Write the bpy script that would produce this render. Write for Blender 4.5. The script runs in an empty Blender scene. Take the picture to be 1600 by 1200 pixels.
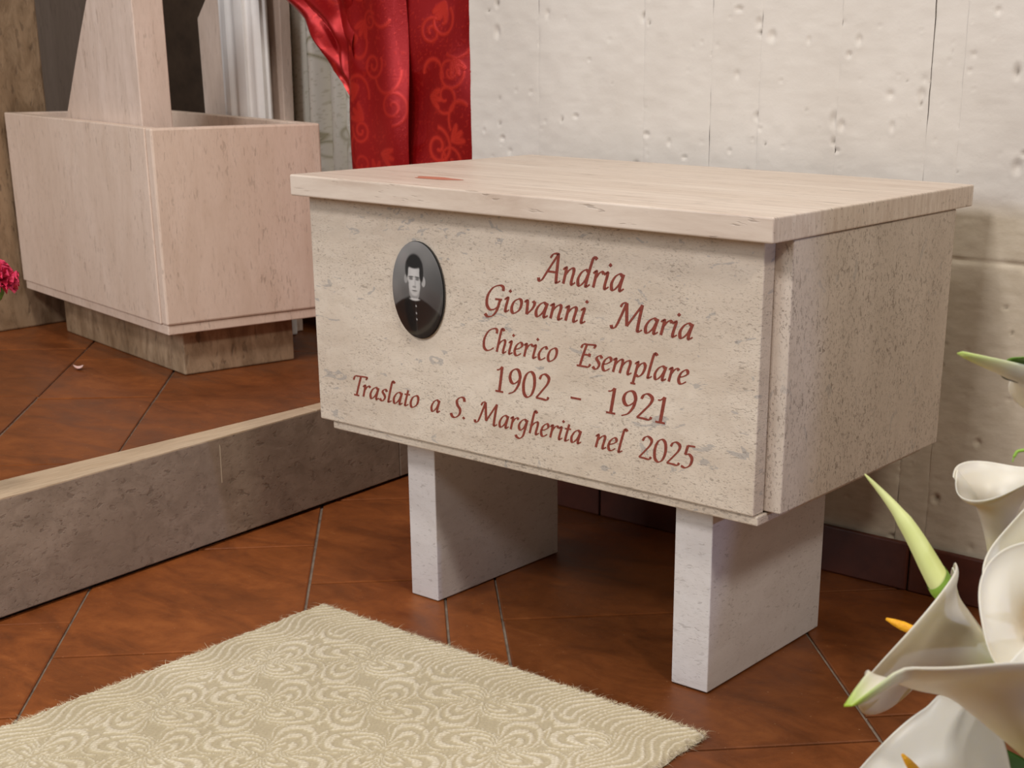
import bpy, bmesh, math, random
import numpy as np
from mathutils import Vector, Matrix
random.seed(7)
RNG = np.random.default_rng(7)
S = bpy.context.scene
COL = S.collection

# ------------------------------------------------------------------ camera
F_PX, PPX, PPY = 2267.7, 136.74, 230.48
YAW, PIT, ROL = 0.6514, 0.3253, 0.0094
CAM = Vector((1.6383, -1.4128, 0.8171))
_f = Vector((-math.sin(YAW)*math.cos(PIT), math.cos(YAW)*math.cos(PIT), -math.sin(PIT)))
_r0 = Vector((math.cos(YAW), math.sin(YAW), 0)); _u0 = _r0.cross(_f)
_r = _r0*math.cos(ROL) + _u0*math.sin(ROL); _u = _u0*math.cos(ROL) - _r0*math.sin(ROL)
cd = bpy.data.cameras.new('camera'); cam = bpy.data.objects.new('camera', cd); COL.objects.link(cam)
cd.sensor_width = 36; cd.lens = F_PX/1600*36
cd.shift_x = -PPX/1600; cd.shift_y = PPY/1600
cd.clip_start = 0.02
M = Matrix.Identity(4)
for i, v in enumerate((_r, _u, -_f)):
    for k in range(3): M[k][i] = v[k]
M.translation = CAM
cam.matrix_world = M
S.camera = cam
cd.dof.use_dof = True; cd.dof.focus_distance = 1.72; cd.dof.aperture_fstop = 16
def at(px, py, dist):
    d = _f + _r*((px-800-PPX)/F_PX) - _u*((py-600-PPY)/F_PX)
    return CAM + d.normalized()*dist

# ------------------------------------------------------------------ world, light, exposure
S.view_settings.view_transform = 'Standard'; S.view_settings.look = 'None'
S.view_settings.gamma = 1; S.view_settings.use_curve_mapping = False
S.view_settings.exposure = 0.0
w = bpy.data.worlds.new('world'); S.world = w; w.use_nodes = True
w.node_tree.nodes['Background'].inputs[0].default_value = (1.0, 0.93, 0.86, 1)
w.node_tree.nodes['Background'].inputs[1].default_value = 0.11
def area(name, loc, target, size, power, color, sy=None):
    l = bpy.data.lights.new(name, 'AREA'); l.size = size; l.energy = power; l.color = color
    if sy: l.shape = 'RECTANGLE'; l.size_y = sy
    o = bpy.data.objects.new(name, l); COL.objects.link(o); o.location = loc
    o.rotation_euler = (Vector(target)-Vector(loc)).to_track_quat('-Z', 'Y').to_euler()
    return o
area('ceiling_lamp', (0.62, -2.3, 2.55), (0.2, 0.2, 0.3), 0.48, 44, (1.0, 0.97, 0.98))
area('ceiling_lamp', (0.35, -0.45, 2.75), (0.35, 0.1, 0.0), 0.25, 17, (1.0, 0.95, 0.92))
area('ceiling_lamp', (2.5, -0.9, 2.45), (0.7, 0.3, 0.4), 0.3, 26, (1.0, 0.93, 0.84))
sp = bpy.data.lights.new('strip_spot', 'SPOT'); sp.energy = 42; sp.color = (0.55, 0.64, 1.0); sp.spot_size = math.radians(34); sp.spot_blend = 0.06; sp.shadow_soft_size = 0.03  # added unseen cool spot, its cone edge draws the bluish strip on the chest
spo = bpy.data.objects.new('strip_spot', sp); COL.objects.link(spo); spo.location = (3.4, -0.1, 1.0)
spo.rotation_euler = (Vector((0.796, -0.66, 0.45))-spo.location).to_track_quat('-Z', 'Y').to_euler()
area('front_fill', (-0.9, -3.3, 1.9), (-.2, 0.2, 0.4), 1.3, 46, (0.86, 0.93, 1.0))  # added cool fill from the front, lifts the upright faces

# ------------------------------------------------------------------ helpers
def link(name, me, mat=None, parent=None, kind=None):
    o = bpy.data.objects.new(name, me); COL.objects.link(o)
    if mat is not None and me is not None:
        for m in (mat if isinstance(mat, (list, tuple)) else [mat]): me.materials.append(m)
    if parent is not None:
        o.parent = parent
        if parent.type == 'EMPTY' and parent.parent is None: o.location = -Vector(parent.location)
    if kind: o['kind'] = kind
    return o
def thing(name, label, cat, loc, group=None):
    o = bpy.data.objects.new(name, None); COL.objects.link(o); o.location = loc
    o.empty_display_size = 0.05
    o['label'] = label; o['category'] = cat
    if group: o['group'] = group
    return o
def single(name, me, mat, label, cat, group=None):
    n = len(me.vertices); a = np.empty(n*3); me.vertices.foreach_get('co', a); a = a.reshape(-1, 3)
    c = np.array([(a[:, 0].min()+a[:, 0].max())/2, (a[:, 1].min()+a[:, 1].max())/2, a[:, 2].min()])
    me.vertices.foreach_set('co', (a-c).ravel())
    o = link(name, me, mat); o.location = c
    o['label'] = label; o['category'] = cat
    if group: o['group'] = group
    return o
def smooth(me, on=True):
    me.polygons.foreach_set('use_smooth', [on]*len(me.polygons)); return me
def from_bm(name, bm, sm=False):
    bmesh.ops.recalc_face_normals(bm, faces=bm.faces[:])
    me = bpy.data.meshes.new(name); bm.to_mesh(me); bm.free()
    if sm: smooth(me)
    return me
def box(name, x0, x1, y0, y1, z0, z1, bev=0.002, seg=2, fn=None):
    bm = bmesh.new(); bmesh.ops.create_cube(bm, size=1)
    for v in bm.verts:
        v.co = Vector((x0+(v.co.x+.5)*(x1-x0), y0+(v.co.y+.5)*(y1-y0), z0+(v.co.z+.5)*(z1-z0)))
    if bev: bmesh.ops.bevel(bm, geom=bm.edges[:], offset=bev, segments=seg, affect='EDGES', profile=.5)
    if fn:
        for v in bm.verts: v.co = fn(v.co)
    return from_bm(name, bm)
def prism(name, pts, fz0, fz1, bev=0.002, fn=None, seg=2):
    """polygon pts (2D) extruded from w=fz0 to w=fz1; fn maps (a,b,w)->world"""
    bm = bmesh.new()
    lo = [bm.verts.new((p[0], p[1], fz0)) for p in pts]; hi = [bm.verts.new((p[0], p[1], fz1)) for p in pts]
    n = len(pts)
    bm.faces.new(lo[::-1]); bm.faces.new(hi)
    for i in range(n): bm.faces.new((lo[i], lo[(i+1) % n], hi[(i+1) % n], hi[i]))
    if bev: bmesh.ops.bevel(bm, geom=bm.edges[:], offset=bev, segments=seg, affect='EDGES', profile=.5)
    if fn:
        for v in bm.verts: v.co = fn(v.co)
    return from_bm(name, bm)
def grid(name, P, attrs=None, closed_u=False, sm=True, flip=False):
    """P: (nu,nv,3) numpy grid"""
    nu, nv = P.shape[:2]
    idx = np.arange(nu*nv).reshape(nu, nv)
    if closed_u: idx = np.vstack([idx, idx[:1]])
    a, b, c, d = idx[:-1, :-1], idx[1:, :-1], idx[1:, 1:], idx[:-1, 1:]
    q = np.stack([a, b, c, d] if not flip else [a, d, c, b], -1).reshape(-1, 4)
    me = bpy.data.meshes.new(name)
    me.vertices.add(nu*nv); me.vertices.foreach_set('co', P.reshape(-1).astype(np.float32))
    me.loops.add(q.size); me.loops.foreach_set('vertex_index', q.ravel().astype(np.int32))
    me.polygons.add(len(q)); me.polygons.foreach_set('loop_start', (np.arange(len(q))*4).astype(np.int32))
    me.polygons.foreach_set('loop_total', np.full(len(q), 4, np.int32))
    me.update(calc_edges=True)
    if sm: smooth(me)
    for k, v in (attrs or {}).items():
        v = np.asarray(v, np.float32)
        if v.ndim == 2:
            at_ = me.attributes.new(k, 'FLOAT', 'POINT'); at_.data.foreach_set('value', v.ravel())
        else:
            at_ = me.attributes.new(k, 'FLOAT_COLOR', 'POINT')
            at_.data.foreach_set('color', np.concatenate([v, np.ones(v.shape[:2]+(1,), np.float32)], -1).ravel())
    return me
def tube(name, pts, rad, n=10, caps=True):
    pts = [Vector(p) for p in pts]; rad = rad if isinstance(rad, (list, tuple)) else [rad]*len(pts)
    bm = bmesh.new(); rings = []; up = Vector((0.13, 0.21, 0.97))
    for i, p in enumerate(pts):
        t = (pts[min(i+1, len(pts)-1)]-pts[max(i-1, 0)]).normalized()
        a = t.cross(up).normalized(); b = t.cross(a)
        rings.append([bm.verts.new(p+(a*math.cos(2*math.pi*k/n)+b*math.sin(2*math.pi*k/n))*rad[i]) for k in range(n)])
    for A, B in zip(rings[:-1], rings[1:]):
        for k in range(n): bm.faces.new((A[k], A[(k+1) % n], B[(k+1) % n], B[k]))
    if caps: bm.faces.new(rings[0][::-1]); bm.faces.new(rings[-1])
    return from_bm(name, bm, True)
def crom(pts, n=8, closed=False):
    P = [np.array(p, float) for p in pts]
    if len(P) == 2 and not closed: return np.array([P[0]+(P[1]-P[0])*t for t in np.linspace(0, 1, n+1)])
    if closed: P = [P[-2]]+P+[P[1]]
    else: P = [2*P[0]-P[1]]+P+[2*P[-1]-P[-2]]
    out = []
    for i in range(1, len(P)-2):
        p0, p1, p2, p3 = P[i-1:i+3]
        for t in np.linspace(0, 1, n, endpoint=False):
            out.append(.5*((2*p1)+(-p0+p2)*t+(2*p0-5*p1+4*p2-p3)*t*t+(-p0+3*p1-3*p2+p3)*t**3))
    out.append(P[-2]); return np.array(out)
def vnoise(x, y, seed=0):
    r = np.random.default_rng(seed).random((256, 256))
    xi, yi = np.floor(x).astype(int), np.floor(y).astype(int); fx, fy = x-xi, y-yi
    fx, fy = fx*fx*(3-2*fx), fy*fy*(3-2*fy)
    g = lambda i, j: r[i & 255, j & 255]
    return (g(xi, yi)*(1-fx)+g(xi+1, yi)*fx)*(1-fy)+(g(xi, yi+1)*(1-fx)+g(xi+1, yi+1)*fx)*fy-.5
def sst(a, b, x):
    t = np.clip((x-a)/(b-a), 0, 1); return t*t*(3-2*t)

# ------------------------------------------------------------------ materials
def srgb(r, g, b):
    f = lambda c: (c/255/12.92) if c/255 <= .04045 else ((c/255+.055)/1.055)**2.4
    return (f(r), f(g), f(b), 1)
class NT:
    def __init__(s, name):
        s.m = bpy.data.materials.new(name); s.m.use_nodes = True; s.t = s.m.node_tree; s.b = s.t.nodes['Principled BSDF']
    def n(s, ty, **k):
        o = s.t.nodes.new(ty)
        for a, v in k.items():
            if a.startswith('i_'):
                key = a[2:]; key = int(key) if key.isdigit() else key.replace('_', ' ')
                o.inputs[key].default_value = v
            else: setattr(o, a, v)
        return o
    def l(s, a, b): s.t.links.new(a, b)
    def coord(s, scale=(1, 1, 1), rot=(0, 0, 0), kind='Object'):
        tc = s.n('ShaderNodeTexCoord'); mp = s.n('ShaderNodeMapping'); s.l(tc.outputs[kind], mp.inputs[0])
        mp.inputs['Scale'].default_value = scale; mp.inputs['Rotation'].default_value = rot
        return mp.outputs[0]
    def noise(s, vec, scale, detail=4, rough=.6, dist=0):
        o = s.n('ShaderNodeTexNoise'); o.inputs['Scale'].default_value = scale; o.inputs['Detail'].default_value = detail
        o.inputs['Roughness'].default_value = rough; o.inputs['Distortion'].default_value = dist
        s.l(vec, o.inputs['Vector']); return o.outputs[0]
    def ramp(s, fac, stops):
        o = s.n('ShaderNodeValToRGB'); e = o.color_ramp.elements
        while len(e) < len(stops): e.new(.5)
        for el, (p, c) in zip(e, stops): el.position = p; el.color = c if len(c) == 4 else (*c, 1)
        s.l(fac, o.inputs[0]); return o.outputs[0]
    def mix(s, fac, a, b, mode='MIX'):
        o = s.n('ShaderNodeMix', data_type='RGBA', blend_type=mode)
        for sock, v in ((o.inputs[0], fac), (o.inputs[6], a), (o.inputs[7], b)):
            if isinstance(v, bpy.types.NodeSocket): s.l(v, sock)
            else: sock.default_value = v
        return o.outputs[2]
    def math(s, op, a, b=0.0):
        o = s.n('ShaderNodeMath', operation=op)
        for sock, v in ((o.inputs[0], a), (o.inputs[1], b)):
            if isinstance(v, bpy.types.NodeSocket): s.l(v, sock)
            else: sock.default_value = v
        return o.outputs[0]
    def bump(s, h, strength=.3, dist=.002):
        o = s.n('ShaderNodeBump'); o.inputs['Strength'].default_value = strength; o.inputs['Distance'].default_value = dist
        s.l(h, o.inputs['Height']); s.l(o.outputs[0], s.b.inputs['Normal'])
    def col(s, v):
        if isinstance(v, bpy.types.NodeSocket): s.l(v, s.b.inputs['Base Color'])
        else: s.b.inputs['Base Color'].default_value = v
    def rough(s, v):
        if isinstance(v, bpy.types.NodeSocket): s.l(v, s.b.inputs['Roughness'])
        else: s.b.inputs['Roughness'].default_value = v
BW = lambda v: (v, v, v, 1)
def travertine(name, light, mid, dark, axis=(1, 1, 4), pit=.5, pit_scale=90, grey=0.0, vein=.5, rough=.55, pitc=srgb(92, 76, 62), veinax=None, fine=.4):
    t = NT(name); v = t.coord(axis); vv = t.coord(veinax or axis)
    n1 = t.noise(v, 3.2, 5, .6, .4); n2 = t.noise(vv, 16, 6, .65, .6); n3 = t.noise(t.coord((1, 1, 1)), 60, 3, .6)
    c = t.ramp(n1, [(.3, mid), (.62, light)])
    f = t.math('MULTIPLY', t.ramp(n2, [(.42, BW(0)), (.68, BW(1))]), vein)
    c = t.mix(f, c, dark)
    c = t.mix(t.math('MULTIPLY', t.ramp(n3, [(.4, BW(0)), (.7, BW(1))]), .25), c, mid)
    if grey:
        g = t.noise(t.coord((axis[0]*.8, axis[1]*.8, axis[2]*.8)), 24, 4, .6, 1.2)
        c = t.mix(t.math('MULTIPLY', t.ramp(g, [(.64, BW(0)), (.66, BW(1))]), grey), c, srgb(150, 147, 144))
    q = t.noise(t.coord((1, 1, 1)), 11, 3, .6)
    p = t.noise(v, pit_scale, 3, .55, .3); p2 = t.noise(v, pit_scale*2.1, 2, .55, .5)
    pf = t.math('MAXIMUM', t.ramp(p, [(.61, BW(0)), (.66, BW(1))]), t.math('MULTIPLY', t.ramp(p2, [(.56, BW(0)), (.66, BW(1))]), fine))
    pf = t.math('MULTIPLY', pf, t.ramp(q, [(.36, BW(.25)), (.58, BW(1))]))
    c = t.mix(t.math('MULTIPLY', pf, pit), c, pitc)
    t.col(c); t.rough(rough)
    h = t.math('SUBTRACT', t.math('MULTIPLY', n3, .25), t.math('MULTIPLY', pf, 1.0))
    t.bump(h, .55*min(1, pit*1.6), .0015)
    return t.m
L_, M_, D_ = srgb(218, 204, 186), srgb(201, 184, 164), srgb(178, 160, 140)
TRAV_FRONT = travertine('travertine_horizontal', L_, M_, D_, (1, 1, 2.3), .46, 130, .55, .4, fine=.7)
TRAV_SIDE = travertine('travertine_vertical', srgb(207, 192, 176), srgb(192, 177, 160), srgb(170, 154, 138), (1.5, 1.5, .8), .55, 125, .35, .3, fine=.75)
TRAV_LID = travertine('travertine_lid', srgb(220, 205, 189), srgb(207, 189, 171), srgb(180, 157, 138), (.4, 6, 3), .45, 44, 0, .7, .42, veinax=(.22, 9, 1.2), fine=0)
TRAV_LEG = travertine('travertine_leg', srgb(222, 216, 212), srgb(208, 200, 195), srgb(192, 182, 175), (1, 1, 2.5), .3, 80, 0, .3)
TRAV_PLANTER = travertine('travertine_planter', srgb(229, 206, 187), srgb(217, 192, 171), srgb(194, 166, 141), (2.0, 2.0, .5), .3, 85, 0, .3, pitc=srgb(92, 66, 46))
TRAV_SLAB = travertine('travertine_slab', srgb(224, 202, 186), srgb(208, 184, 166), srgb(184, 160, 140), (2.2, 2.2, .4), .3, 60, 0, .4, pitc=srgb(110, 84, 60))
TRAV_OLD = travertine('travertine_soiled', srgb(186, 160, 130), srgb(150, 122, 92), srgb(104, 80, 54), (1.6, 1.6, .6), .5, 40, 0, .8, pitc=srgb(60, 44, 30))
TRAV_STEP = travertine('travertine_step', srgb(168, 150, 132), srgb(146, 128, 110), srgb(116, 100, 84), (1.3, 1.3, 2), .4, 45, 0, .55, pitc=srgb(82, 68, 54))
TRAV_CAP = travertine('travertine_cap', srgb(214, 192, 162), srgb(200, 174, 142), srgb(168, 142, 112), (4, .6, 1), .15, 45, 0, .7, veinax=(14, .7, 1))

def terracotta():
    t = NT('terracotta_tile'); oi = t.n('ShaderNodeObjectInfo')
    v = t.coord((1, 1, 1)); vs = t.coord((1.4, 3.2, 1), (0, 0, math.radians(-45)))
    a = t.noise(vs, 5, 6, .65, .8); b = t.noise(v, 38, 5, .7)
    c = t.ramp(a, [(.3, srgb(112, 62, 30)), (.55, srgb(142, 80, 38)), (.75, srgb(160, 94, 46))])
    c = t.mix(t.math('MULTIPLY', t.ramp(b, [(.45, BW(0)), (.75, BW(1))]), .4), c, srgb(100, 50, 24))
    hs = t.n('ShaderNodeHueSaturation'); t.l(c, hs.inputs['Color'])
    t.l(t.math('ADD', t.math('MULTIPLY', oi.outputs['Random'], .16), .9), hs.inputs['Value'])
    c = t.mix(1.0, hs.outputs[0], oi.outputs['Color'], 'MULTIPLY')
    sp = t.noise(v, 210, 1, .5)
    c = t.mix(t.math('MULTIPLY', t.ramp(sp, [(.76, BW(0)), (.79, BW(1))]), .5), c, srgb(190, 150, 110))
    t.col(c); t.rough(t.ramp(a, [(.3, BW(.34)), (.7, BW(.5))])); t.bump(t.math('ADD', b, t.math('MULTIPLY', a, 1.5)), .25, .0015)
    t.b.inputs['Specular IOR Level'].default_value = .3
    return t.m
TERRA = terracotta()
def plain(name, c, rough=.5, c2=None, nscale=30, bump=.0, metallic=0, sss=0, coat=0):
    t = NT(name)
    n = t.noise(t.coord(), nscale, 5, .6)
    if c2: t.col(t.mix(t.ramp(n, [(.35, BW(0)), (.7, BW(1))]), c, c2))
    else: t.col(c)
    t.rough(rough); t.b.inputs['Metallic'].default_value = metallic
    if bump: t.bump(n, bump, .001)
    if sss: t.b.inputs['Subsurface Weight'].default_value = sss; t.b.inputs['Subsurface Radius'].default_value = (.004, .003, .002)
    if coat: t.b.inputs['Coat Weight'].default_value = coat; t.b.inputs['Coat Roughness'].default_value = .05
    return t.m
GROUT = plain('grout', srgb(112, 96, 82), .9, srgb(150, 134, 116), 40, .4)
SKIRT = plain('terracotta_skirting', srgb(74, 38, 28), .4, srgb(94, 48, 34), 20, .2)
LETTER = plain('red_letter_paint', srgb(140, 62, 44), .55, srgb(116, 46, 34), 240, .3)
NICHE = plain('niche_shade_brown', srgb(92, 74, 58), .8, srgb(66, 52, 40), 12, .2)  # dark brown carries the shade of the recess
REFLRED = plain('red_reflection_tint', srgb(196, 128, 104), .45, srgb(184, 112, 90), 60)  # colour of the curtain's reflection painted on the lid
WHITE_PL = plain('white_plaster', srgb(244, 240, 236), .5, srgb(236, 230, 225), 12)

def wall_mat():
    t = NT('painted_concrete'); v = t.coord()
    n1 = t.noise(v, 5, 4, .6); n2 = t.noise(t.coord((5, 5, 16)), 6, 3, .6); n3 = t.noise(v, 140, 3, .6)
    c = t.ramp(n1, [(.3, srgb(200, 191, 180)), (.7, srgb(213, 205, 195))])
    # yellower tint on the lower wall
    sx = t.n('ShaderNodeSeparateXYZ'); t.l(v, sx.inputs[0])
    e = t.math('ADD', sx.outputs[2], t.math('MULTIPLY', n1, .03))
    c = t.mix(t.ramp(e, [(.60, BW(1)), (.625, BW(0))]), c, t.ramp(n2, [(.3, srgb(198, 185, 162)), (.7, srgb(211, 199, 178))]))
    at_ = t.n('ShaderNodeAttribute', attribute_name='pit')
    c = t.mix(t.math('MULTIPLY', at_.outputs['Fac'], .8), c, srgb(104, 92, 78))
    c = t.mix(t.math('MULTIPLY', t.ramp(n3, [(.66, BW(0)), (.74, BW(1))]), .15), c, srgb(180, 168, 150))
    t.col(c); t.rough(.8); t.bump(t.math('ADD', n3, t.math('MULTIPLY', n2, .35)), .25, .0014)
    return t.m
WALL = wall_mat()

# ================================================================== SETTING
def clip_poly(poly, a, b, c):      # keep a*x+b*y<=c
    out = []
    for i in range(len(poly)):
        p, q = poly[i], poly[(i+1) % len(poly)]
        dp, dq = a*p[0]+b*p[1]-c, a*q[0]+b*q[1]-c
        if dp <= 0: out.append(p)
        if dp*dq < 0:
            k = dp/(dp-dq); out.append((p[0]+(q[0]-p[0])*k, p[1]+(q[1]-p[1])*k))
    return out
R2 = math.sqrt(.5)
def st2xy(s, t): return ((s-t)*R2, (s+t)*R2)
def tile_mesh(poly, z, th=.008, ch=.0018):
    cx = sum(p[0] for p in poly)/len(poly); cy = sum(p[1] for p in poly)/len(poly)
    bm = bmesh.new(); n = len(poly)
    def ring(off, zz):
        r_ = []
        for p in poly:
            d = Vector((cx-p[0], cy-p[1])); d = d.normalized()*off if d.length > 1e-6 else d
            r_.append(bm.verts.new((p[0]+d.x, p[1]+d.y, zz)))
        return r_
    a, b, c = ring(0, z-th), ring(0, z-ch*.6), ring(ch*1.6, z)
    for A, B in ((a, b), (b, c)):
        for i in range(n): bm.faces.new((A[i], A[(i+1) % n], B[(i+1) % n], B[i]))
    bm.faces.new(c)
    return from_bm('tile', bm)
def tiles(parent, bands, clips, z, gap=.0022, tone=lambda s: 1.0):
    for s0, s1, ts in bands:
        for t0, t1 in zip(ts[:-1], ts[1:]):
            g = gap*random.uniform(.7, 1.3)
            poly = [st2xy(s0+g, t0+g), st2xy(s1-g, t0+g), st2xy(s1-g, t1-g), st2xy(s0+g, t1-g)]
            for cl in clips: poly = clip_poly(poly, *cl) if len(poly) > 2 else poly
            if len(poly) < 3: continue
            ar = abs(sum(poly[i][0]*poly[(i+1) % len(poly)][1]-poly[(i+1) % len(poly)][0]*poly[i][1] for i in range(len(poly))))/2
            if ar < .0004: continue
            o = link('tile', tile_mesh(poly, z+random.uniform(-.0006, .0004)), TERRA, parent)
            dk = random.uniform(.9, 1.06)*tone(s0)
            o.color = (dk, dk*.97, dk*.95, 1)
def rep(t0, step, n0, n1): return [t0+step*k for k in range(n0, n1+1)]
floor = link('floor', box('floor', -.6, 2.7, -2.6, 1.1, -.06, -.0035, 0), GROUT, kind='structure')
fb = [(-1.227, -.787, rep(-.09, .44, -3, 3)), (-.787, -.347, [-1.73, -1.29, -.85, -.41, -.09, .35, .79]),
      (-.347, -.008, rep(-.22, .44, -4, 3)), (-.008, .204, rep(.034, .44, -5, 3)),
      (.204, .285, rep(-.6, .66, -3, 2)), (.285, .725, rep(-.15, .446, -4, 3)),
      (.725, 1.165, rep(-.089, .44, -5, 2)), (1.165, 1.605, rep(-.3, .44, -4, 2))]
tiles(floor, fb, [(-1, -.075, .30), (0, 1, .5995), (1, 0, 2.2), (0, -1, 1.9)], 0.0, tone=lambda s: .64 if s > .25 else 1.02)   # floor shade put into the tile colour right of the narrow strip

# platform with its travertine riser
HP = .183
def rx(y): return -.264-.0749*(y+.348)
def capx(y): return -.347-.0047*(y+.298)
platform = link('platform', prism('platform', [(-2.6, -1.7), (rx(-1.7)-.03, -1.7), (rx(1.05)-.03, 1.05), (-2.6, 1.05)], 0, HP-.0035, 0), GROUT, kind='structure')
for y0, y1 in ((-1.7, .521), (.523, 1.05)):
    link('riser_slab', prism('riser_slab', [(rx(y0), y0), (rx(y1), y1), (rx(y1)-.0295, y1), (rx(y0)-.0295, y0)], .006, HP-.0005, .0015), TRAV_STEP, platform)
for y0, y1 in ((-1.7, .30), (.302, 1.05)):
    link('edge_strip', prism('edge_strip', [(rx(y0)-.0002, y0), (rx(y1)-.0002, y1), (capx(y1)-.03, y1) if y1 > .8 else (capx(y1), y1), (capx(y0), y0)], HP-.003, HP+.001, .0008), TRAV_CAP, platform)
pb = [(-1.405, -.965, rep(.3, .44, -4, 4)), (-1.845, -1.405, rep(.1, .44, -3, 4)), (-.965, -.525, rep(.16, .44, -4, 4)), (-.525, -.309, [-1.65, -1.21, -.77, -.33, .12, .57, .92, 1.36, 1.8]),
      (-.309, .13, rep(.528, .44, -4, 3)), (.13, .57, rep(.3, .44, -3, 3))]
tiles(platform, pb, [(1, .0047, -.347-.0014-.003), (0, 1, 1.04), (-1, 0, 2.5), (0, -1, 1.6)], HP+.0005, tone=lambda s: .84)

# pale scratch on the riser
sy_ = .068
link('scratch', prism('scratch', [(sy_, .105), (sy_+.0016, .105), (sy_+.0030, .168), (sy_+.0012, .172)], 0, .0004, 0, fn=lambda c: Vector((rx(c.x)+c.z+.0001, c.x, c.y))), plain('scratch_pale', srgb(200, 184, 160), .8), [o for o in platform.children if o.name.startswith('riser_slab')][0])
# back wall: board-marked painted concrete in vertical panels
WY = .602
wall = link('wall_back', box('wall_back', -.195, 2.7, WY+.004, WY+.14, 0, 2.5, .003), WALL, kind='structure')
seams = [-.195, -.035, .188, .318, .408, .545, .692, .742, .93, 1.2, 1.6, 2.1, 2.7]
for k, (x0, x1) in enumerate(zip(seams[:-1], seams[1:])):
    dense = x1 < 1.0
    xs = np.arange(x0, x1+1e-6, (x1-x0)/max(4, round((x1-x0)/(.003 if dense else .03))))
    zs = np.concatenate([np.arange(0, .95, .003 if dense else .03), np.linspace(.96, 2.5, 16)])
    X, Z = np.meshgrid(xs, zs, indexing='ij')
    e = np.minimum(X-x0, x1-X)
    H = .0022*vnoise(X*14+k*9, Z*9, 3)+.0012*vnoise(X*45, Z*60, 4)+.0004*vnoise(X*40, Z*150, 5)
    H += .0006*(k % 3-1)
    rag = .5+vnoise(Z*40+k*7, X*0, 6)
    H -= .0009*np.exp(-(e/(.0018+.002*np.clip(rag-.55, 0, 1)))**2)*np.clip(rag*1.6-.35, 0, 1)
    pit = np.zeros_like(X); r_ = np.random.default_rng(50+k)
    for _ in range(int(70*(x1-x0)/.15) if dense else 0):
        near = r_.random() < .45
        px = (x0 if r_.random() < .5 else x1)+r_.normal(0, .012) if near else r_.uniform(x0, x1)
        pz = r_.uniform(.02, .95); ra = .0016+.004*r_.random()**3; sq = r_.uniform(.6, 1.8)
        d = ((X-px)/ra)**2+((Z-pz)/(ra*sq))**2
        g = np.exp(-d*.9); H -= min(.0045, ra*1.0)*g
        if r_.random() < .16: pit = np.maximum(pit, np.exp(-d*2.2))
        H += .0006*np.exp(-((np.sqrt(d)-1.9)/.5)**2)*(r_.random() < .6)
    # horizontal pour joint
    if x0 > .5: H -= .004*np.exp(-((Z-.521-.004*vnoise(X*30, Z*0, 8))/.0035)**2)*np.clip(.6+1.6*vnoise(X*25, Z*0, 9), 0, 1)
    P = np.stack([X, WY-.0035-H, Z], -1)
    me = grid('concrete_panel', P, {'pit': pit})
    link('concrete_panel', me, WALL, wall)
# skirting
base = link('baseboard_back', box('baseboard_back', -.19, 2.7, .5925, WY-.006, -.003, .070, 0), GROUT, kind='structure')
xs = [-.19, .115, .42, .725, 1.03, 1.335, 1.64, 1.945, 2.25, 2.555, 2.7]
for x0, x1 in zip(xs[:-1], xs[1:]):
    dy = random.uniform(0, .0015)
    link('skirting_tile', box('skirting_tile', x0+.0015, x1-.0015, .583+dy, .5935, .0005, .078+random.uniform(-.001, .001), .003), SKIRT, base)
# niche behind the curtains
nich = link('wall_niche', box('wall_niche', -2.6, .2, 1.06, 1.12, 0, 2.5, .004), NICHE, kind='structure')

# ================================================================== OSSUARY CHEST
oss = thing('ossuary_chest', 'travertine ossuary chest with red inscription and oval portrait, on two slab legs', 'ossuary', (.4, .25, 0))
lid = link('lid', box('lid', 0, .8, 0, .535, .6055, .635, .0025, 3), TRAV_LID, oss); lid['label'] = 'overhanging polished travertine lid slab'
ff = link('front_panel', box('front_panel', .006, .7727, .029, .0533, .2735, .6045, .002), TRAV_FRONT, oss)
link('side_slab', box('side_slab', .769, .7964, .0535, .491, .275, .605, .0018, 2), TRAV_SIDE, oss)
link('side_slab', box('side_slab', .004, .026, .0535, .491, .275, .605, .002), TRAV_SIDE, oss)
link('back_slab', box('back_slab', .027, .772, .469, .491, .275, .605, .002), TRAV_SIDE, oss)
link('bottom_slab', box('bottom_slab', .028, .7765, .034, .48, .2605, .273, .002), TRAV_FRONT, oss)
link('leg', box('leg', .128, .1838, .0885, .380, .0015, .260, .0015), TRAV_LEG, oss)
link('leg', box('leg', .6326, .6902, .0685, .365, .0015, .260, .0015), TRAV_LEG, oss)
# red curtain's reflection on the lid, painted as a flat patch
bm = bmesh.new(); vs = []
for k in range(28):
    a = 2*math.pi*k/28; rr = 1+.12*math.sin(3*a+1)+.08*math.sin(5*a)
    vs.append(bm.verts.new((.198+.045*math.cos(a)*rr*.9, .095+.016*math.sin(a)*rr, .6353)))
bm.faces.new(vs); link('curtain_reflection', from_bm('curtain_reflection', bm), REFLRED, lid)['label'] = 'reddish painted reflection of the red curtain'

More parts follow.
